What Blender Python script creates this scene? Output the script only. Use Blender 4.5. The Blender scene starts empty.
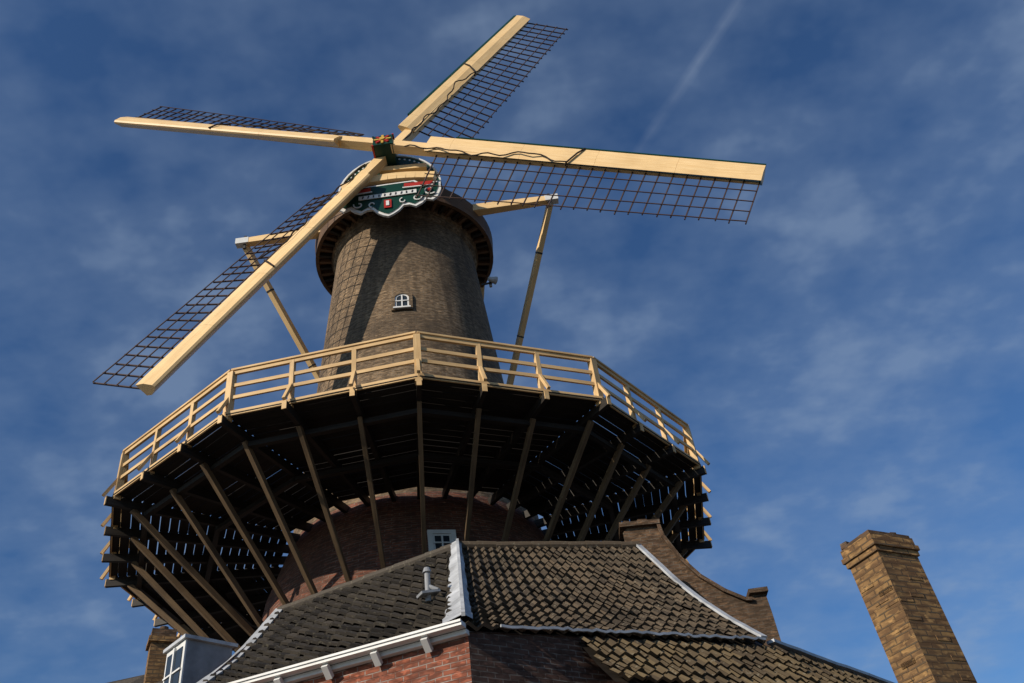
import bpy, math, random
import numpy as np
from mathutils import Vector, Matrix
random.seed(7)
S=bpy.context.scene
V=Vector
# ------------------------------------------------------------------ materials
def newmat(name):
    m=bpy.data.materials.new(name); m.use_nodes=True
    nt=m.node_tree; b=nt.nodes['Principled BSDF']; b.inputs['Specular IOR Level'].default_value=.25; return m,nt,b
def N(nt,t,**k):
    n=nt.nodes.new(t)
    for a,v in k.items(): setattr(n,a,v)
    return n
def ramp(nt,src,stops):
    r=N(nt,'ShaderNodeValToRGB'); e=r.color_ramp.elements
    while len(e)<len(stops): e.new(.5)
    for i,(p,c) in enumerate(stops): e[i].position=p; e[i].color=(*c,1)
    nt.links.new(src,r.inputs[0]); return r.outputs[0]
def mix(nt,f,a,b,mode='MIX'):
    m=N(nt,'ShaderNodeMix',data_type='RGBA',blend_type=mode)
    for i,x in ((0,f),(6,a),(7,b)):
        if hasattr(x,'node'): nt.links.new(x,m.inputs[i])
        elif i==0: m.inputs[0].default_value=x
        else: m.inputs[i].default_value=(*x,1)
    return m.outputs[2]
def noise(nt,co,scale,detail=4,rough=.6):
    n=N(nt,'ShaderNodeTexNoise'); n.inputs['Scale'].default_value=scale; n.inputs['Detail'].default_value=detail; n.inputs['Roughness'].default_value=rough
    if co is not None: nt.links.new(co,n.inputs['Vector'])
    return n.outputs[0]
def mapping(nt,co,sc):
    m=N(nt,'ShaderNodeMapping'); m.inputs['Scale'].default_value=sc; nt.links.new(co,m.inputs[0]); return m.outputs[0]
def bump(nt,b,h,dist=.01,st=.6):
    n=N(nt,'ShaderNodeBump'); n.inputs['Distance'].default_value=dist; n.inputs['Strength'].default_value=st
    nt.links.new(h,n.inputs['Height']); nt.links.new(n.outputs[0],b.inputs['Normal'])
def wood(name,c1,c2,rough=.6,grime=.5):
    m,nt,b=newmat(name); tc=N(nt,'ShaderNodeTexCoord')
    g=noise(nt,mapping(nt,tc.outputs['UV'],(1.2,22,1)),1.0,5)
    col=ramp(nt,g,[(.3,c1),(.7,c2)])
    g2=noise(nt,tc.outputs['Object'],.9,5)
    f=ramp(nt,g2,[(.45,(0,0,0)),(.75,(grime,)*3)])
    col=mix(nt,f,col,tuple(x*.45 for x in c1))
    nt.links.new(col,b.inputs['Base Color']); b.inputs['Roughness'].default_value=rough
    bump(nt,b,g,.004,.5); return m
def plain(name,c,rough=.5,var=.25):
    m,nt,b=newmat(name); tc=N(nt,'ShaderNodeTexCoord')
    g=noise(nt,tc.outputs['Object'],2.5,6)
    col=ramp(nt,g,[(.3,tuple(x*(1-var) for x in c)),(.7,c)])
    nt.links.new(col,b.inputs['Base Color']); b.inputs['Roughness'].default_value=rough; return m
def brick(name,c1,c2,mort,dirt=(.05,.04,.03),dirtamt=.6,bw=.22,bh=.07,c3=None,streak=.7):
    m,nt,b=newmat(name); tc=N(nt,'ShaderNodeTexCoord')
    wob=noise(nt,tc.outputs['UV'],1.3,3); wm=N(nt,'ShaderNodeVectorMath',operation='MULTIPLY_ADD'); cbx=N(nt,'ShaderNodeCombineXYZ'); nt.links.new(wob,cbx.inputs[1])
    nt.links.new(cbx.outputs[0],wm.inputs[0]); wm.inputs[1].default_value=(0,.05,0); nt.links.new(tc.outputs['UV'],wm.inputs[2])
    t=N(nt,'ShaderNodeTexBrick'); nt.links.new(wm.outputs[0],t.inputs['Vector'])
    t.inputs['Scale'].default_value=1; t.inputs['Brick Width'].default_value=bw; t.inputs['Row Height'].default_value=bh
    t.inputs['Mortar Size'].default_value=.009; t.inputs['Mortar Smooth'].default_value=.3; t.inputs['Bias'].default_value=0
    t.inputs['Color1'].default_value=(*c1,1); t.inputs['Color2'].default_value=(*c2,1); t.inputs['Mortar'].default_value=(*mort,1)
    col=t.outputs[0]
    g1=noise(nt,mapping(nt,tc.outputs['UV'],(4.6,14,1)),1,2)
    col=mix(nt,ramp(nt,g1,[(.42,(0,0,0)),(.58,(.9,)*3)]),col,c3 if c3 else tuple(x*.38 for x in c1))
    g5=noise(nt,mapping(nt,tc.outputs['UV'],(5.3,13,1)),1.1,2)
    col=mix(nt,ramp(nt,g5,[(.58,(0,0,0)),(.68,(.7,)*3)]),col,tuple(min(1,x*1.6) for x in c1))
    g=noise(nt,tc.outputs['Object'],.55,8,.65)
    col=mix(nt,ramp(nt,g,[(.42,(0,0,0)),(.68,(dirtamt,)*3)]),col,dirt)
    g7=noise(nt,mapping(nt,tc.outputs['UV'],(2.6,.14,1)),1,5,.65)
    col=mix(nt,ramp(nt,g7,[(.48,(0,0,0)),(.70,(dirtamt*streak,)*3)]),col,dirt)
    nt.links.new(col,b.inputs['Base Color']); b.inputs['Roughness'].default_value=.9
    inv=N(nt,'ShaderNodeMath',operation='SUBTRACT'); inv.inputs[0].default_value=1; nt.links.new(t.outputs[1],inv.inputs[1])
    bump(nt,b,inv.outputs[0],.015,1); return m
def tiles(name,c1,c2,moss,mossamt):
    m,nt,b=newmat(name); tc=N(nt,'ShaderNodeTexCoord')
    fl=N(nt,'ShaderNodeVectorMath',operation='FLOOR'); nt.links.new(tc.outputs['UV'],fl.inputs[0])
    w=N(nt,'ShaderNodeTexWhiteNoise',noise_dimensions='2D'); nt.links.new(fl.outputs[0],w.inputs[0])
    col=ramp(nt,w.outputs[0],[(0,c1),(1,c2)])
    g=noise(nt,tc.outputs['Object'],3.2,8,.7); g2=noise(nt,tc.outputs['Object'],.8,4)
    ad=N(nt,'ShaderNodeMath',operation='ADD'); nt.links.new(g,ad.inputs[0]); nt.links.new(g2,ad.inputs[1])
    col=mix(nt,ramp(nt,ad.outputs[0],[(1.0,(0,0,0)),(1.22,(mossamt,)*3)]),col,moss)
    g3=noise(nt,tc.outputs['Object'],16,3)
    col=mix(nt,ramp(nt,g3,[(.58,(0,0,0)),(.68,(.6,)*3)]),col,(.18,.16,.115))
    nt.links.new(col,b.inputs['Base Color']); b.inputs['Roughness'].default_value=.8
    bump(nt,b,g,.01,.6); return m
M={}
M['cream']=wood('cream_painted_wood',(.74,.49,.22),(.87,.63,.33),.45,.28)
M['rail']=wood('railing_wood',(.56,.36,.165),(.72,.50,.245),.6,.55)
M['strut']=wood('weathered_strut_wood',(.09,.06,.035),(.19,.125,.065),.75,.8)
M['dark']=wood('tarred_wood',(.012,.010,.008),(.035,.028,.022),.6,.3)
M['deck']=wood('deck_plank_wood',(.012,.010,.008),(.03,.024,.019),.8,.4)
M['lath']=wood('sail_lath_wood',(.035,.02,.017),(.085,.05,.038),.6,.2)
M['ringw']=wood('cap_ring_wood',(.09,.05,.03),(.18,.11,.06),.7,.6)
M['green']=plain('green_paint',(.006,.045,.028),.35)
M['white']=plain('white_paint',(.72,.72,.69),.45,.2)
M['red']=plain('red_paint',(.42,.03,.02),.4)
M['yellow']=plain('yellow_paint',(.6,.38,.07),.4)
M['lead']=plain('lead_sheet',(.54,.56,.58),.5,.5)
M['zinc']=plain('zinc_pipe',(.3,.31,.32),.45,.45)
M['glass']=plain('window_glass',(.03,.04,.05),.05)
M['iron']=plain('iron',(.05,.05,.05),.5)
M['rope']=plain('rope',(.04,.03,.025),.9)
M['bru']=brick('tower_brick_buff',(.29,.195,.110),(.20,.137,.08),(.25,.205,.15),(.055,.041,.029),.8,streak=.9)
M['brl']=brick('tower_brick_red',(.22,.072,.04),(.155,.058,.036),(.25,.19,.15),(.06,.032,.023),.65,c3=(.085,.042,.03))
M['brw']=brick('house_brick_dark',(.12,.062,.042),(.085,.05,.038),(.19,.165,.14),(.05,.035,.03),.5)
M['brr']=brick('house_brick_red',(.33,.10,.052),(.24,.08,.045),(.34,.28,.24),(.11,.055,.042),.5)
M['bry']=brick('chimney_brick_yellow',(.36,.21,.08),(.25,.14,.06),(.10,.075,.05),(.09,.06,.032),.6,c3=(.13,.07,.033))
M['brg']=brick('gable_brick_brown',(.15,.09,.05),(.11,.065,.04),(.15,.12,.09),(.05,.037,.025),.6)
M['tileA']=tiles('roof_tile_grey',(.022,.019,.017),(.08,.067,.052),(.10,.092,.035),.55)
M['tileB']=tiles('roof_tile_brown',(.034,.026,.018),(.095,.070,.045),(.11,.095,.04),.4)
M['tileD']=tiles('roof_tile_mossy',(.05,.036,.022),(.12,.087,.045),(.16,.125,.045),.7)
M['gnd']=plain('paving',(.12,.11,.10),.9)
# ------------------------------------------------------------------ mesh builder
class MB:
    def __init__(s): s.v=[];s.f=[];s.m=[];s.uv=[];s.mats=[];s.sm=[]
    def mi(s,k):
        if k not in s.mats: s.mats.append(k)
        return s.mats.index(k)
    def poly(s,pts,mat,uv=None,smooth=False):
        pts=[V(p) for p in pts]; i0=len(s.v); s.v+=pts; s.f.append(list(range(i0,i0+len(pts)))); s.m.append(s.mi(mat)); s.sm.append(smooth)
        if uv is None:
            n=V((0,0,0))
            for i in range(len(pts)):
                n+=(pts[i]-pts[0]).cross(pts[(i+1)%len(pts)]-pts[0])
            if n.length<1e-12: n=V((0,0,1))
            n.normalize()
            if abs(n.z)<.75:
                t=V((0,0,1)).cross(n).normalized(); uv=[(p.dot(t),p.z) for p in pts]
            else: uv=[(p.x,p.y) for p in pts]
        s.uv.append(uv)
    def box8(s,c,mat,L=None):
        r=random.random()*50
        q=[(0,1,2,3),(7,6,5,4),(0,4,5,1),(1,5,6,2),(2,6,7,3),(3,7,4,0)]
        for k,f in enumerate(q):
            pts=[c[i] for i in f]
            if L is None: s.poly(pts,mat)
            else:
                w=(V(c[f[0]])-V(c[f[3]])).length
                if k<2: uv=[(r,r),(r+.1,r),(r+.1,r+.1),(r,r+.1)]
                else: uv=[(r,r+k*.3),(r+L,r+k*.3),(r+L,r+k*.3+w),(r,r+k*.3+w)]
                s.poly(pts,mat,uv)
    def beam(s,p0,p1,w,h,mat,up=(0,0,1),w1=None,h1=None,grain=True):
        p0=V(p0);p1=V(p1);d=(p1-p0);L=d.length;d.normalize();up=V(up)
        a=d.cross(up)
        if a.length<1e-3: a=d.cross(V((0,1,0)))
        a.normalize(); b=a.cross(d).normalized()
        w1=w if w1 is None else w1; h1=h if h1 is None else h1
        c=[]
        for p,ww,hh in ((p0,w,h),(p1,w1,h1)):
            for sx,sy in ((-1,-1),(1,-1),(1,1),(-1,1)): c.append(p+a*sx*ww/2+b*sy*hh/2)
        s.box8(c,mat,L if grain else None)
    def box(s,c,sx,sy,sz,mat,rot=0,sh=(0,0)):
        c=V(c); R=Matrix.Rotation(rot,3,'Z'); o=[]
        for z in (-1,1):
            for x,y in ((-1,-1),(1,-1),(1,1),(-1,1)): o.append(c+R@V((x*sx/2,y*sy/2,z*sz/2))+V((sh[0]*z*sz/2,sh[1]*z*sz/2,0)))
        s.box8(o,mat)
    def cyl(s,p0,p1,r0,r1,mat,n=16,cap=True,smooth=True):
        p0=V(p0);p1=V(p1);d=(p1-p0).normalized();a=d.orthogonal().normalized();b=d.cross(a)
        A=[];B=[]
        for i in range(n):
            t=2*math.pi*i/n;o=a*math.cos(t)+b*math.sin(t);A.append(p0+o*r0);B.append(p1+o*r1)
        L=(p1-p0).length
        for i in range(n):
            j=(i+1)%n; s.poly([A[i],A[j],B[j],B[i]],mat,[(0,i*.1),(0,i*.1+.1),(L,i*.1+.1),(L,i*.1)],smooth)
        if cap: s.poly(A[::-1],mat); s.poly(B,mat)
    def tube(s,pts,r,mat,n=6):
        for a,b in zip(pts[:-1],pts[1:]): s.cyl(a,b,r,r,mat,n,False)
    def lathe(s,cx,cy,prof,mat,n=96):
        for (r0,z0),(r1,z1) in zip(prof[:-1],prof[1:]):
            for i in range(n):
                t0=2*math.pi*i/n;t1=2*math.pi*(i+1)/n
                P=[V((cx+r*math.sin(t),cy-r*math.cos(t),z)) for r,z,t in ((r0,z0,t0),(r0,z0,t1),(r1,z1,t1),(r1,z1,t0))]
                R=3.0
                v0,v1=(z0,z1) if abs(z1-z0)>.05 else (r0,r1)
                s.poly(P,mat,[(t0*R,v0),(t1*R,v0),(t1*R,v1),(t0*R,v1)],True)
    def build(s,name,parent=None,weld=False):
        me=bpy.data.meshes.new(name); me.from_pydata([tuple(p) for p in s.v],[],s.f)
        for k in s.mats: me.materials.append(M[k])
        me.polygons.foreach_set('material_index',s.m); me.polygons.foreach_set('use_smooth',s.sm)
        uvl=me.uv_layers.new(name='UVMap'); fl=[c for u in s.uv for q in u for c in q]; uvl.data.foreach_set('uv',fl)
        me.update()
        if weld:
            import bmesh
            bm=bmesh.new();bm.from_mesh(me);bmesh.ops.remove_doubles(bm,verts=bm.verts,dist=1e-4);bmesh.ops.recalc_face_normals(bm,faces=bm.faces);bm.to_mesh(me);bm.free()
        o=bpy.data.objects.new(name,me); S.collection.objects.link(o)
        if parent: o.parent=parent
        return o
def empty(name):
    e=bpy.data.objects.new(name,None); S.collection.objects.link(e); return e
GZ=-1.6
# ------------------------------------------------------------------ windmill
WM=empty('windmill')
CX,CY=-3.345,22.616
RING=math.radians(9.54)
def rp(i,r,z):
    k=i/3.0; k0=math.floor(k+1e-9); t=k-k0
    def c(k): a=math.radians(30*k)+RING; return V((CX+r*math.sin(a),CY-r*math.cos(a),z))
    return c(k0).lerp(c(k0+1),t) if t>1e-6 else c(k0)
PR=[(5.2,GZ),(4.75,4),(4.35,8),(4.0,10),(3.47,11.5),(2.86,17.5),(2.62,20.2),(2.36,23.0)]
def towr(z):
    for (r0,z0),(r1,z1) in zip(PR[:-1],PR[1:]):
        if z<=z1: return r0+(r1-r0)*(z-z0)/(z1-z0)
    return PR[-1][0]
b=MB()
b.lathe(CX,CY,[(3.46,11.5),(2.86,17.5),(2.62,20.2),(2.36,23.0)],'bru')
b.lathe(CX,CY,[(2.40,22.55),(2.50,22.62),(2.50,22.8),(2.58,22.86),(2.58,23.05)],'bru')
b.build('tower_upper_brick',WM,True)
b=MB(); b.lathe(CX,CY,PR[:5],'brl'); b.build('tower_lower_brick',WM,True)
def towerwin(name,x,z,w,h,arch=True):
    b=MB(); r=towr(z); sx=(x-CX)/r; ang=math.asin(sx)
    t=V((math.cos(ang),math.sin(ang),0)); n=V((math.sin(ang),-math.cos(ang),0)); sl=(towr(z-h/2)-towr(z+h/2))/h
    up=(V((0,0,1))-n*sl).normalized(); c=V((CX,CY,z))+n*r
    def P(a,bb,o): return c+t*a+up*bb+n*o
    def outline(w,h,n_=10):
        pts=[(-w/2,-h/2),(w/2,-h/2)]
        if arch:
            hh=h/2-w/2*.8
            for i in range(n_+1):
                q=math.pi*i/n_; pts.append((w/2*math.cos(q),hh+w/2*.8*math.sin(q)))
        else: pts+=[(w/2,h/2),(-w/2,h/2)]
        return pts
    A=outline(w,h);B=outline(w+.22,h+.22)
    C=outline(w-.10,h-.10)
    mo='bru' if arch else 'white'
    nn=len(A)
    for i in range(nn):
        j=(i+1)%nn
        b.poly([P(*A[i],.05),P(*A[j],.05),P(*B[j],.05),P(*B[i],.05)],mo)
        b.poly([P(*B[i],.05),P(*B[j],.05),P(*B[j],-.1),P(*B[i],-.1)],mo)
        b.poly([P(*A[i],.02),P(*A[j],.02),P(*C[j],.02),P(*C[i],.02)],'white')
        b.poly([P(*A[i],.05),P(*A[j],.05),P(*A[j],.0),P(*A[i],.0)],mo)
    b.poly([P(*q,.008) for q in C],'glass')
    b.beam(P(0,-h/2,.02),P(0,h/2-.04,.02),.04,.03,'white'); b.beam(P(-w/2,0,.021),P(w/2,0,.021),.04,.03,'white')
    b.beam(P(-w/2-.05,-h/2-.04,.06),P(w/2+.05,-h/2-.04,.06),.10,.05,'white')
    b.build(name,WM)
towerwin('arched_window',-3.10,18.5,.42,.60)
towerwin('lower_window',-2.22,9.80,.44,.5,False)
b=MB(); b.beam((CX+2.6,CY-.6,20.75),(CX+3.05,CY-.6,20.8),.05,.05,'iron'); b.cyl((CX+2.85,CY-.75,20.85),(CX+3.1,CY-.6,20.85),.06,.14,'lead',12)
b.cyl((CX+2.9,CY-.5,20.7),(CX+2.9,CY-.5,21.05),.05,.05,'lead',8); b.build('wall_siren',WM)
# gallery
b=MB(); bd=MB(); bs=MB(); bj=MB()
ZR=12.64; ZD=11.5
for i in range(36):
    corner=(i%3==0)
    w=.15 if corner else .10
    inner=rp(i,7.0,0)-rp(i,8.0,0); inner.normalize(); tang=V((0,0,1)).cross(inner)
    p=rp(i,8.0,0)
    b.beam(p+V((0,0,ZD-.12)),p+V((0,0,ZR+.02)),w,w,'rail',up=inner)
    jit=random.uniform(-.06,.06)
    b.beam(p-inner*.02+V((0,0,ZD+.5)),p-inner*.30+V((0,0,ZD-.06)),.07,.07,'rail',up=tang)
    for z,h,t in ((ZR,.10,.06),(ZR-.36,.085,.045),(ZR-.68,.085,.045)):
        b.beam(rp(i,8.02,z+random.uniform(-.008,.008)),rp(i+1,8.02,z+random.uniform(-.008,.008)),t,h,'rail')
    b.beam(rp(i,8.0,ZR+.07),rp(i+1,8.0,ZR+.07),.16,.045,'rail')
    b.beam(rp(i,8.08,ZD+.01),rp(i+1,8.08,ZD+.01),.035,.12,'rail')
    sag=random.uniform(-.025,.025)
    j0=p+inner*4.7; j1=p-inner*(.20+jit)
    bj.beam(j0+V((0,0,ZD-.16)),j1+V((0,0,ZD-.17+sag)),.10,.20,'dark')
    bj.beam(j1+V((0,0,ZD-.17+sag)),j1-inner*.02+V((0,0,ZD-.17+sag)),.105,.205,'rail')
    ft=V((CX,CY,0))+(p-V((CX,CY,0))).normalized()*4.27
    ft.z=8.3+random.uniform(-.2,.2); tp=p+inner*(.50+random.uniform(-.12,.12)); tp.z=ZD-.28
    ft+=tang*random.uniform(-.06,.06)
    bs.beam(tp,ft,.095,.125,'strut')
    for r in (7.3,5.6):
        bj.beam(rp(i,r,ZD-.34),rp(i+1,r,ZD-.34),.12,.12,'dark')
    r=3.75
    while r<7.98:
        gap=.026+random.uniform(-.018,.012); pw=.23
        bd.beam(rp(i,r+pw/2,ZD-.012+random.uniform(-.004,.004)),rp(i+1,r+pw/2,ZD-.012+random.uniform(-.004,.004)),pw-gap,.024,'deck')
        r+=pw
b.build('gallery_railing',WM); bd.build('gallery_deck',WM); bs.build('gallery_struts',WM); bj.build('gallery_joists',WM)
# cap ring
b=MB()
b.lathe(CX,CY,[(2.45,23.06),(3.02,23.0),(3.12,23.0),(3.16,23.5),(2.6,23.7)],'ringw',72)
for i in range(60):
    a=2*math.pi*i/60; d=V((math.sin(a),-math.cos(a),0)); c=V((CX,CY,22.92))
    b.beam(c+d*2.45,c+d*(2.98+random.uniform(-.02,.02)),.1,.14,'ringw' if i%2 else 'dark')
b.lathe(CX,CY,[(3.0,22.84),(3.12,22.84),(3.12,23.0)],'ringw',72)
b.build('cap_ring',WM,False)
b=MB()
b.lathe(CX,CY+.3,[(2.75,23.6),(2.7,24.2),(2.45,24.9),(1.9,25.6),(1.1,26.1),(.02,26.3)],'green',48); b.build('cap_body',WM,True)
# hub frame
H=V((-3.391,19.333,25.054)); az,ti,rot=-.014,.2113,-.4915
n=V((math.sin(az)*math.cos(ti),-math.cos(az)*math.cos(ti),math.sin(ti)))
r_=V((0,0,1)).cross(n).normalized(); u_=n.cross(r_)
LS=[12.68,12.36,11.80,12.52]
b=MB()
b.cyl(H-n*.45,H-n*3.5,.36,.42,'dark',20)
b.beam(H-n*.5,H+n*.42,.66,.66,'green',up=u_)
for q in range(8):
    a=q*math.pi/4; dd=r_*math.cos(a)+u_*math.sin(a)
    b.beam(H+n*.44+dd*.12,H+n*.44+dd*.29,.08,.05,'red' if q%2 else 'yellow',up=n)
b.cyl(H+n*.42,H+n*.50,.12,.09,'yellow',12)
for s1 in (-1,1):
    for s2 in (-1,1): b.beam(H-n*.1+r_*s1*.34+u_*s2*.34,H+n*.43+r_*s1*.34+u_*s2*.34,.06,.06,'red' if s1*s2>0 else 'green',up=u_)
b.build('windshaft_head',WM)
# cap front
b=MB()
yF=19.75
def F(x,z,y=yF): return V((CX+x,y,z))
def arc(w,z0,hh,n_=20): return [(w*math.cos(math.pi*i/n_),z0+hh*math.sin(math.pi*i/n_)) for i in range(n_+1)]
A1=arc(1.75,23.5,1.75)
b.poly([F(x,z) for x,z in A1],'green')
A2=arc(1.75,23.5,1.75);A3=arc(1.69,23.5,1.69)
for i in range(20):
    b.poly([F(*A2[i],yF-.05),F(*A2[i+1],yF-.05),F(*A3[i+1],yF-.05),F(*A3[i],yF-.05)],'white')
    b.poly([F(*A2[i],yF-.05),F(*A2[i+1],yF-.05),F(*A2[i+1],yF+1.2),F(*A2[i],yF+1.2)],'green')
    b.poly([F(*A3[i],yF-.05),F(*A3[i+1],yF-.05),F(*A3[i+1],yF),F(*A3[i],yF)],'white')
for i in range(1,26):
    a=math.pi*i/26; b.cyl(F(1.56*math.cos(a),23.5+1.56*math.sin(a),yF-.03),F(1.56*math.cos(a),23.5+1.56*math.sin(a),yF+.01),.035,.035,'white',8)
for i in range(8):
    x0=-1.5+i*.4; b.beam(F(x0,23.5,yF-.015),F(x0,24.4,yF-.015),.02,.02,'dark',up=(0,1,0))
cb_=[F(-1.55+i*.31,23.55+.22*math.sin(math.pi*i/10),yF-.2) for i in range(11)]
for p,q in zip(cb_[:-1],cb_[1:]): b.beam(p,q+(q-p)*.02,.34,.30,'cream')
b.beam(F(-.3,24.42,yF-.1),F(1.3,24.3,yF-.1),.2,.2,'cream')
b.build('cap_front',WM)
b=MB(); yB=19.35
bot=[(-1.75,22.75),(-1.62,22.42),(-1.45,22.28),(-1.25,22.36),(-1.1,22.2),(-.9,22.08),(-.7,22.2),(-.5,22.2),(-.35,22.0),(-.15,21.85),(0,21.78)]
bot=bot+[(-x,z) for x,z in bot[-2::-1]]
top=[(x,23.35 if abs(x)<1 else 23.15) for x,_ in bot]
def slab(b,bot,top,y0,y1,mat,edge):
    for i in range(len(bot)-1):
        b.poly([F(*bot[i],y0),F(*bot[i+1],y0),F(*top[i+1],y0),F(*top[i],y0)],mat)
        b.poly([F(*bot[i],y0),F(*bot[i+1],y0),F(*bot[i+1],y1),F(*bot[i],y1)],edge)
        b.poly([F(*top[i],y0),F(*top[i+1],y0),F(*top[i+1],y1),F(*top[i],y1)],edge)
        b.poly([F(*bot[i],y1),F(*bot[i+1],y1),F(*top[i+1],y1),F(*top[i],y1)],edge)
slab(b,bot,top,yB,yB+.08,'white','white')
ins=[(x*.95,z+.09) for x,z in bot]; it=[(x*.95,z-.07) for x,z in top]
slab(b,ins,it,yB-.02,yB-.003,'green','white')
def curl(cx,cz,r,a0,a1,w=.05,mat='white',k=12,grow=.0):
    pts=[F(cx+(r+grow*i/k)*math.cos(a0+(a1-a0)*i/k),cz+(r+grow*i/k)*math.sin(a0+(a1-a0)*i/k),yB-.045) for i in range(k+1)]
    for p,q in zip(pts[:-1],pts[1:]): b.beam(p,q+(q-p)*.1,w,.03,mat,up=(0,1,0))
for s_ in (-1,1):
    curl(s_*1.38,22.72,.06,0,s_*5.5,.045,grow=.16); curl(s_*.95,22.45,.05,math.pi/2,math.pi/2+s_*5.0,.04,grow=.12)
    curl(s_*.5,22.38,.05,0,-s_*4.5,.035,grow=.08)
    b.beam(F(s_*.55,23.1,yB-.05),F(s_*1.5,23.05,yB-.05),.03,.17,'red'); b.beam(F(s_*.5,22.97,yB-.07),F(s_*1.55,22.92,yB-.07),.03,.04,'white')
    b.cyl(F(s_*1.38,22.72,yB-.08),F(s_*1.38,22.72,yB-.03),.07,.07,'red',10)
b.beam(F(-.95,22.74,yB-.05),F(.95,22.74,yB-.05),.03,.17,'white')
for i in range(10):
    x=-.82+i*.18; b.beam(F(x,22.69,yB-.075),F(x+random.uniform(0,.04),22.79,yB-.075),.04,.012,'iron',up=(0,1,0))
b.beam(F(0,22.12,yB-.05),F(0,22.5,yB-.05),.24,.03,'red',up=(0,1,0)); b.beam(F(0,22.2,yB-.08),F(0,22.42,yB-.08),.10,.03,'white',up=(0,1,0))
b.build('painted_beard_board',WM)
# tail
b=MB()
zs,ys=23.4,21.08
b.beam((CX,ys,zs),(CX-5.53,ys,zs),.40,.40,'cream',w1=.22,h1=.22); b.beam((CX,ys,zs),(CX+5.53,ys,zs),.40,.40,'cream',w1=.22,h1=.22)
for s_ in (-1,1):
    e=V((CX+s_*5.3,ys,zs)); b.beam(V((CX+s_*5.15,ys,zs+.01)),V((CX+s_*5.60,ys,zs+.01)),.25,.25,'white')
    b.beam(V((CX+s_*5.3,ys,zs-.3)),V((CX+s_*5.3,ys,zs+.3)),.08,.08,'iron')
    tail=V((CX+s_*.35,30.2,13.6))
    b.beam(e+V((0,.1,-.1)),tail,.17,.22,'cream')
    for t in (.12,.33): 
        pm=(e+V((0,.1,-.1))).lerp(tail,t); b.beam(pm,pm.lerp(tail,.005),.18,.23,'iron')
    b.beam(V((CX+s_*2.6,24.2,23.3)),tail+V((0,0,.3)),.18,.2,'cream')
b.beam((CX,24.8,25.3),(CX,30.7,12.8),.4,.45,'cream')
b.beam((CX-2.7,24.3,23.35),(CX+2.7,24.3,23.35),.3,.3,'cream')
b.cyl((CX-.8,30.3,13.1),(CX+.8,30.3,13.1),.2,.2,'strut',12)
b.build('tail_beams',WM)
# sails
def sailbuild(k):
    a=rot-k*math.pi/2; L=LS[k]
    e=r_*math.cos(a)+u_*math.sin(a); m=-r_*math.sin(a)+u_*math.cos(a)
    off=n*(.2 if k%2==0 else -.2)
    O=H+off
    b=MB(); bl=MB()
    def fr(t): return m*math.cos(t)+n*math.sin(t), n*math.cos(t)-m*math.sin(t)
    def P(r,x,y):
        mm,nn=fr(math.radians(24-17*(r/L)**.8)); return O+e*r+mm*x+nn*y
    def Q(r,x,y):
        mm,nn=fr(math.radians(27-7*(r/L))); return O+e*r+mm*x+nn*y
    b.beam(O+e*0,O+e*(L-.05),.34,.34,'cream',up=n,w1=.2,h1=.2)
    rs=[1.7,2.6]+[2.6+(L-2.6)*i/4 for i in range(1,5)]
    prof=[(-.17,.19),(.16,.20),(.46,.12),(.50,.06),(.48,.0),(.16,-.17),(-.05,-.17)]
    for i in range(len(rs)-1):
        r0,r1=rs[i],rs[i+1]-.006
        for j in range(len(prof)):
            q0=prof[j];q1=prof[(j+1)%len(prof)]
            mat='cream' if j in (0,1,2,3,4) else 'green'
            rr=i*3.1+k
            b.poly([Q(r0,*q0),Q(r1,*q0),Q(r1,*q1),Q(r0,*q1)],mat,[(rr,j),(rr+r1-r0,j),(rr+r1-r0,j+.3),(rr,j+.3)])
        for rr in (r0,r1):
            b.poly([Q(rr,x,y) for x,y in prof],'cream')
    if k in (0,3):
        for i in range(1,len(rs)-1):
            b.beam(Q(rs[i],.53,.03),Q(rs[i+1]-.01,.53,.03),.05 if k==0 else .10,.09,'green',up=n)
    nb=26; r0=2.1; W_=1.95
    for i in range(nb):
        r=r0+(L-.08-r0)*i/(nb-1)+random.uniform(-.015,.015)
        bl.beam(P(r,-.05,-.03),P(r+random.uniform(-.02,.02),-W_-.03+random.uniform(-.03,.03),-.03+random.uniform(-.015,.015)),.032,.045,'lath',up=n)
    for x in (-.55,-1.02,-1.48,-W_+.03):
        seg=[P(r0-.06+(L-r0)*i/12,x,.015+random.uniform(-.008,.008)) for i in range(13)]
        for p,q in zip(seg[:-1],seg[1:]): bl.beam(p,q,.028,.024,'lath',up=n)
    pts=[P(1.0+(6.8-1.0)*i/30,-.16+.05*math.sin(i*1.3+k)+.2*(i/30)*math.sin(i*.35),.27+.04*math.sin(i*.9)) for i in range(31)]
    bl.tube(pts,.024,'rope')
    for r in (6.7,):
        bl.tube([Q(r,-.2,.1),Q(r+.05,-.18,.24),Q(r+.3,.2,.25),Q(r+.45,.5,.13)],.03,'rope')
    b.build('sail_stock_%d'%k,WM); bl.build('sail_lattice_%d'%k,WM)
for k in range(4): sailbuild(k)
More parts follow.
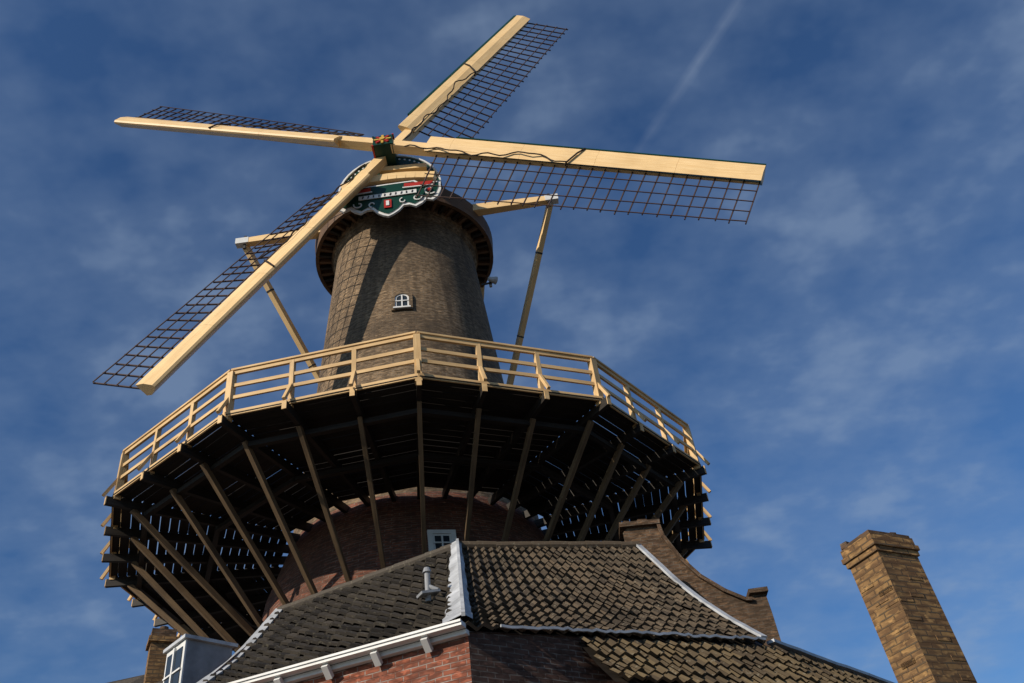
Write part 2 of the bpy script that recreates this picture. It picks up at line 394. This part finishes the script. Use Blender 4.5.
# ------------------------------------------------------------------ brick house with tiled roof
HS=empty('tiled_roof_house')
C0=V((-1.09,11.0,4.55)); EL=V((-5.4,12.36,4.55)); RL=V((-5.46,17.3,8.0)); RA=V((-1.55,15.56,8.0))
RB=V((1.9,16.6,8.0)); EB=V((3.29,14.3,5.0))
def patch(P00,P10,P01,P11,sag=.22):
    def f(u,v):
        p=P00.lerp(P10,u).lerp(P01.lerp(P11,u),v); p=p.copy(); p.z-=sag*math.sin(math.pi*v)*(1-.3*v)+.03*math.sin(u*5+v*3)*math.sin(math.pi*v); return p
    return f
def tileroof(name,f,nu,nv,mat,parent,amp=.03,step=.045):
    b=MB(); su=6
    n0=(f(1,0)-f(0,0)).cross(f(0,1)-f(0,0)).normalized()
    if n0.z<0: n0=-n0
    for j in range(nv):
        for i in range(nu):
            jz=random.uniform(-.012,.012); jt=random.uniform(-.012,.012); jv=random.uniform(-.05,.05)
            def pt(a,c):
                u=(i+a)/nu; v=(j+c+jv*(1-c))/nv
                w=a*2*math.pi
                h=amp*(math.sin(w)+.3*math.sin(2*w))+step*(1-c)+jz+jt*(a-.5)*2
                return f(u,v)+n0*h
            for s_ in range(su):
                a0=s_/su;a1=(s_+1)/su
                b.poly([pt(a0,0),pt(a1,0),pt(a1,1.06),pt(a0,1.06)],mat,[(i+.5,j+.5)]*4,True)
                b.poly([pt(a0,0)-n0*.05,pt(a1,0)-n0*.05,pt(a1,0),pt(a0,0)],mat,[(i+.5,j+.5)]*4,False)
    for j in range(8):
        for i in range(4):
            b.poly([f(i/4,j/8)-n0*.06,f((i+1)/4,j/8)-n0*.06,f((i+1)/4,(j+1)/8)-n0*.06,f(i/4,(j+1)/8)-n0*.06],'dark')
    return b.build(name,parent)
fA=patch(EL,C0,RL,RA)
fB=patch(C0,EB,RA,RB)
tileroof('roof_left_tiles',fA,18,16,'tileA',HS,.036,.07)
tileroof('roof_front_tiles',fB,24,15,'tileB',HS)
b=MB()
random.seed(5)
cl=[];cr=[];cm=[]
for i in range(25):
    v=i/24; c=fB(0,v)+V((0,-.04,.09)); wd=.42-.20*v+random.uniform(-.04,.04)
    tA=(fA(.9,v)-fA(1,v)).normalized(); tB=(fB(.1,v)-fB(0,v)).normalized()
    cl.append(c+tA*wd*.70+V((0,0,random.uniform(-.02,.02)))); cr.append(c+tB*wd*.32+V((0,0,random.uniform(-.02,.02)))); cm.append(c+V((0,-.02,.05+random.uniform(-.012,.012))))
for i in range(24):
    b.poly([cl[i],cm[i],cm[i+1],cl[i+1]],'lead'); b.poly([cm[i],cr[i],cr[i+1],cm[i+1]],'lead')
    for e in (cl,cr): b.poly([e[i],e[i+1],e[i+1]-V((0,0,.06)),e[i]-V((0,0,.06))],'lead')
    b.beam(cm[i],cm[i+1],.05,.05,'lead')
def strip(b,pts,w,th,mat):
    for p,q in zip(pts[:-1],pts[1:]): b.beam(p,q+(q-p)*.01,w,th,mat)
strip(b,[fB(1,v/14)+V((0,-.02,.06+random.uniform(-.01,.01))) for v in range(15)],.12,.04,'lead')
strip(b,[fA(0,v/14)+V((0,-.02,.06+random.uniform(-.01,.01))) for v in range(15)],.17,.05,'lead')
for P,Q in ((RL,RA),(RA,RB)):
    nn=int((Q-P).length/.33)
    for i in range(nn):
        a=P.lerp(Q,i/nn);c=P.lerp(Q,(i+1.08)/nn); b.cyl(a+V((0,0,.02+random.uniform(-.015,.015))),c+V((0,0,.03)),.10,.085,'tileA' if P is RL else 'tileB',10)
pf=[fB(.10+.90*i/60,0)+V((0,-.06,.02+random.uniform(-.02,.02))) for i in range(61)]
for p,q in zip(pf[:-1],pf[1:]): b.beam(p,q,.03,.035,'lead')
b.build('lead_flashings',HS)
b=MB()
d=(C0-EL).normalized(); nrm=V((d.y,-d.x,0)).normalized()
if nrm.y>0: nrm=-nrm
EL2=EL-d*.1; C2=C0+d*.02
b.beam(EL2+nrm*.08+V((0,0,.01)),C2+nrm*.08+V((0,0,.01)),.14,.06,'white')
b.beam(EL2+nrm*.155+V((0,0,.035)),C2+nrm*.155+V((0,0,.035)),.03,.03,'white')
b.beam(EL2-nrm*.04+V((0,0,-.055)),C2-nrm*.04+V((0,0,-.055)),.09,.06,'white')
k=0.5
while k<(C2-EL2).length:
    p=EL2+d*k; b.beam(p+nrm*.11+V((0,0,-.045)),p-nrm*.03+V((0,0,-.17)),.09,.07,'white'); k+=.72
b.build('gutter_cornice',HS)
b=MB()
wl0=EL-nrm*.09; wl1=C0-nrm*.09
b.poly([V((wl0.x,wl0.y,GZ)),V((wl1.x,wl1.y,GZ)),wl1-V((0,0,.03)),wl0-V((0,0,.03))],'brr')
Wc=C0-nrm*.09; e1=EB+V((0,.06,-.04))
b.poly([V((Wc.x,Wc.y,GZ)),V((e1.x,e1.y,GZ)),e1,Wc+V((0,0,-.02))],'brw')
bk=[V((EL.x,20,GZ)),V((5,20,GZ))]
b.poly([V((EL.x,EL.y,GZ)),V((EL.x,EL.y,4.5)),RL-V((0,0,.1)),V((EL.x,20,5.2)),bk[0]],'brr')
b.poly([V((e1.x,e1.y,GZ)),e1,RB-V((0,0,.1)),V((3.3,20,5.2)),V((3.3,20,GZ))],'brg')
b.poly([V((EL.x,20,GZ)),V((3.3,20,GZ)),V((3.3,20,5.2)),V((EL.x,20,5.2))],'brg')
b.poly([RL-V((0,0,.05)),RA-V((0,0,.05)),V((-1.5,20,5.2)),V((EL.x,20,5.2))],'tileA')
b.poly([RA-V((0,0,.05)),RB-V((0,0,.05)),V((3.3,20,5.2)),V((-1.5,20,5.2))],'tileA')
b.build('house_walls',HS)
b=MB()
for s_ in (1.0,2.6):
    c=wl1-d*s_
    zc=2.9
    b.beam(c+nrm*.02+V((0,0,zc-c.z-.7)),c+nrm*.02+V((0,0,zc-c.z+.7)),.9,.06,'white',up=nrm); b.beam(c+nrm*.055+V((0,0,zc-c.z-.62)),c+nrm*.055+V((0,0,zc-c.z+.62)),.76,.02,'glass',up=nrm)
    b.beam(c+nrm*.07+V((0,0,zc-c.z-.62)),c+nrm*.07+V((0,0,zc-c.z+.62)),.05,.03,'white',up=nrm)
b.build('facade_windows',HS)
b=MB(); p=V((-1.83,13.15,6.02))
b.cyl(p-V((0,0,.1)),p+V((0,0,.40)),.045,.045,'zinc',12); b.cyl(p+V((0,0,.38)),p+V((0,0,.46)),.075,.05,'zinc',12); b.beam(p+V((-.12,-.12,-.02)),p+V((.14,.06,.06)),.2,.04,'zinc')
b.cyl(p+V((.0,0,.16)),p+V((.16,-.02,.06)),.035,.035,'zinc',10)
b.build('vent_pipe',HS)
t0=V((.35,12.08,4.62)); t1=V((3.4,14.42,4.95)); t2=V((8.5,20.4,4.95))
dn=V((.5,-.62,-1.0))
f1=patch(t0+dn*.75,t1+dn,t0,t1,.0); f2=patch(t1+dn*1.3,t2+dn*1.3,t1,t2,.0)
tileroof('lower_roof_tiles',f1,17,5,'tileD',HS); tileroof('lower_roof_side_tiles',f2,34,6,'tileD',HS)
b=MB()
ps=[t1.lerp(t2,i/20)+V((0,0,.08+random.uniform(-.012,.012))) for i in range(21)]
for p,q in zip(ps[:-1],ps[1:]): b.beam(p,q,.14,.05,'lead')
b.poly([V((t1.x,t1.y,GZ)),V((t2.x,t2.y,GZ)),t2,t1],'brg'); b.build('side_verge',HS)
b=MB()
gy=17.4
G=[(1.75,7.2),(1.75,8.75),(1.95,8.92),(2.5,8.85),(2.55,8.5),(2.8,7.95),(3.1,7.52),(3.5,7.15),(3.85,6.92),(3.98,6.9),(4.0,7.05),(4.28,7.05),(4.3,6.6),(4.32,4.0),(1.75,4.0)]
A=[V((x,gy,z)) for x,z in G]; B=[p+V((.1,.45,0)) for p in A]
b.poly(A,'brg'); b.poly(B[::-1],'brg')
for i in range(len(A)): j=(i+1)%len(A); b.poly([A[i],A[j],B[j],B[i]],'brg')
for (x0,z0),(x1,z1) in zip(G[3:9],G[4:10]): b.beam((x0,gy+.2,z0+.03),(x1,gy+.2,z1+.03),.56,.07,'brg')
b.beam((3.95,gy+.2,7.08),(4.33,gy+.2,7.08),.6,.09,'brg'); b.beam((1.7,gy+.2,8.9),(2.55,gy+.2,8.86),.6,.1,'brg')
b.box((1.85,gy+.2,9.0),.12,.2,.14,'brg',.4); b.box((2.2,gy+.2,9.0),.2,.2,.12,'brg',.2)
b.build('gable_parapet',HS)
# ------------------------------------------------------------------ right chimney (leans slightly)
CH=empty('brick_chimney')
b=MB(); nr=V((3.80,9.74)); e1=V((.66,.38)).normalized(); e2=V((-.26,.44)).normalized()
rotc=math.atan2(e1.y,e1.x)
cen0=nr+e1*.335+e2*.24; LE=-e1*.06
def bx(w,l,z0,z1,mat='bry'):
    zc=(z0+z1)/2; c=cen0+LE*(zc-3.2); b.box((c.x,c.y,zc),w,l,z1-z0,mat,rotc,(LE.x,LE.y))
bx(.62,.46,1.6,4.24); bx(.67,.50,4.24,4.30); bx(.71,.54,4.303,4.36); bx(.67,.50,4.363,4.46)
bx(.64,.47,4.463,4.50,'brg')
for i in range(12): 
    o=e1*(-.28+i*.05)+e2*random.uniform(-.2,.2)+LE*1.3; b.box((cen0.x+o.x,cen0.y+o.y,4.51),.08,.09,random.uniform(.02,.07),'brg',random.random())
for i in range(36):
    z=random.uniform(1.8,4.15); z=round(z/.07)*.07+.035; c=cen0+LE*(z-3.2)
    front=random.random()<.5
    if front: o=-e2*.226+e1*random.choice([-.2,-.1,0,.1,.19])
    else: o=-e1*.306+e2*random.choice([-.11,0,.11])
    b.box((c.x+o.x,c.y+o.y,z),.2 if front else .02,.02 if front else .2,.056,'bry',rotc)
b.build('chimney_stack',CH)
OB=empty('brick_outbuilding')
b=MB()
b.poly([V((3,8.5,1.2)),V((7,8.5,1.2)),V((7,10.4,2.2)),V((3,10.4,2.2))],'tileD'); b.poly([V((3,12.3,1.2)),V((7,12.3,1.2)),V((7,10.4,2.2)),V((3,10.4,2.2))],'tileD')
for x in (3,7): b.poly([V((x,8.6,GZ)),V((x,12.2,GZ)),V((x,12.2,1.2)),V((x,10.4,2.15)),V((x,8.6,1.2))],'brr')
b.poly([V((3,8.6,GZ)),V((7,8.6,GZ)),V((7,8.6,1.25)),V((3,8.6,1.25))],'brr'); b.poly([V((3,12.2,GZ)),V((7,12.2,GZ)),V((7,12.2,1.25)),V((3,12.2,1.25))],'brr')
b.build('outbuilding_walls',OB)
# ------------------------------------------------------------------ left house with dormer and chimney
LH=empty('dormer_house')
b=MB()
b.box((-7.35,16.2,6.3),.42,.42,2.0,'bry',.5); b.box((-7.35,16.2,7.2),.52,.52,.10,'bry',.5); b.box((-7.35,16.2,7.33),.44,.44,.15,'brg',.5)
b.cyl((-7.35,16.2,7.4),(-7.35,16.2,7.52),.10,.08,'brg',10)
b.build('small_chimney',LH)
b=MB()
cx,cy,rz=-6.22,15.3,-.75
b.box((cx,cy,6.03),.70,.85,1.1,'zinc',rz)
b.box((cx,cy,6.61),.82,1.0,.06,'lead',rz)
R=Matrix.Rotation(rz,3,'Z')
def D(x,y,z): return V((cx,cy,6.03))+R@V((x,y,z))
uy=R@V((0,1,0))
b.beam(D(0,-.435,-.55),D(0,-.435,.54),.70,.03,'white',up=uy)
for x in (-.155,.155): b.beam(D(x,-.455,-.5),D(x,-.455,.44),.25,.02,'glass',up=uy)
b.beam(D(0,-.47,-.55),D(0,-.47,.5),.05,.04,'white',up=uy); b.beam(D(-.31,-.47,.05),D(.31,-.47,.05),.03,.03,'white')
b.build('dormer',LH)
b=MB()
b.poly([V((-10,13.8,4.6)),V((-5.5,13.0,4.6)),V((-5.5,16.6,7)),V((-10,17.4,7))],'tileA'); b.poly([V((-10,21,4.6)),V((-5.5,20,4.6)),V((-5.5,16.6,7)),V((-10,17.4,7))],'tileA')
b.poly([V((-10,13.9,GZ)),V((-5.5,13.1,GZ)),V((-5.5,13.1,4.6)),V((-10,13.9,4.6))],'brr')
b.poly([V((-10,13.9,GZ)),V((-10,21,GZ)),V((-10,21,4.6)),V((-10,17.4,7)),V((-10,13.9,4.6))],'brr')
b.build('house_body',LH)
g=MB(); g.poly([(-3000,-3000,GZ),(3000,-3000,GZ),(3000,3000,GZ),(-3000,3000,GZ)],'gnd'); g.build('ground')
# ------------------------------------------------------------------ light
SUN_AZ=math.radians(-47)
SUN_EL=math.radians(27)
sd=V((math.sin(SUN_AZ)*math.cos(SUN_EL),-math.cos(SUN_AZ)*math.cos(SUN_EL),math.sin(SUN_EL)))
sl=bpy.data.lights.new('sun','SUN'); sl.energy=4.7; sl.angle=math.radians(.5); sl.color=(1,.88,.73)
so=bpy.data.objects.new('sun',sl); S.collection.objects.link(so); so.rotation_euler=sd.to_track_quat('Z','Y').to_euler()
w=bpy.data.worlds.new('World'); S.world=w; w.use_nodes=True; nt=w.node_tree; bg=nt.nodes['Background']
sky=N(nt,'ShaderNodeTexSky',sky_type='NISHITA'); sky.sun_disc=False; sky.sun_elevation=SUN_EL; sky.sun_rotation=math.atan2(sd.x,sd.y)
tc=N(nt,'ShaderNodeTexCoord'); sx=N(nt,'ShaderNodeSeparateXYZ'); nt.links.new(tc.outputs['Generated'],sx.inputs[0])
mz=N(nt,'ShaderNodeMath',operation='MAXIMUM'); mz.inputs[1].default_value=.0; nt.links.new(sx.outputs[2],mz.inputs[0])
ma=N(nt,'ShaderNodeMath',operation='ADD'); ma.inputs[1].default_value=.25; nt.links.new(mz.outputs[0],ma.inputs[0])
cb=N(nt,'ShaderNodeCombineXYZ')
for i in (0,1):
    dv=N(nt,'ShaderNodeMath',operation='DIVIDE'); nt.links.new(sx.outputs[i],dv.inputs[0]); nt.links.new(ma.outputs[0],dv.inputs[1]); nt.links.new(dv.outputs[0],cb.inputs[i])
def madd(a,k,c):
    q=N(nt,'ShaderNodeMath',operation='MULTIPLY_ADD'); nt.links.new(a,q.inputs[0]); q.inputs[1].default_value=k
    if hasattr(c,'node'): nt.links.new(c,q.inputs[2])
    else: q.inputs[2].default_value=c
    return q.outputs[0]
c1=noise(nt,cb.outputs[0],3.2,2,.5); c3=noise(nt,cb.outputs[0],10,4,.48); c2=noise(nt,mapping(nt,cb.outputs[0],(1,1.3,1)),26.,2,.5)
m2=madd(c2,.22,madd(c3,.60,madd(c1,.8,0.)))
mask=ramp(nt,m2,[(.62,(0,0,0)),(.84,(.16,)*3),(1.06,(.42,)*3)])
skyc=mix(nt,1.0,sky.outputs[0],(.42,.68,1.0),'MULTIPLY')
col=mix(nt,mask,skyc,(2.8,3.7,5.1))
dt=N(nt,'ShaderNodeVectorMath',operation='DOT_PRODUCT'); nt.links.new(tc.outputs['Generated'],dt.inputs[0]); dt.inputs[1].default_value=(.747,.4226,-.513)
ab=N(nt,'ShaderNodeMath',operation='ABSOLUTE'); nt.links.new(dt.outputs['Value'],ab.inputs[0])
cm_=ramp(nt,ab.outputs[0],[(0,(.17,)*3),(.008,(0,0,0))])
zz=ramp(nt,sx.outputs[2],[(.73,(0,0,0)),(.80,(1,1,1))])
cc=mix(nt,1.0,cm_,zz,'MULTIPLY'); cn=noise(nt,cb.outputs[0],14,3); cc=mix(nt,1.0,cc,ramp(nt,cn,[(.35,(.3,)*3),(.65,(1,1,1))]),'MULTIPLY')
col=mix(nt,cc,col,(4.5,5.3,6.5))
nt.links.new(col,bg.inputs[0]); bg.inputs[1].default_value=.1
# ------------------------------------------------------------------ camera
pi_,ro=.6891,-.1393
fw=V((0,math.cos(pi_),math.sin(pi_))); up0=V((0,-math.sin(pi_),math.cos(pi_))); rt0=V((1,0,0))
rt=rt0*math.cos(ro)+up0*math.sin(ro); up=up0*math.cos(ro)-rt0*math.sin(ro)
cd=bpy.data.cameras.new('camera'); cd.sensor_width=36; cd.lens=.9031*1000/1024*36; cd.clip_end=10000
co=bpy.data.objects.new('camera',cd); S.collection.objects.link(co)
co.matrix_world=Matrix((rt,up,-fw)).transposed().to_4x4(); S.camera=co
S.view_settings.view_transform='Standard'; S.view_settings.look='None'; S.view_settings.exposure=0
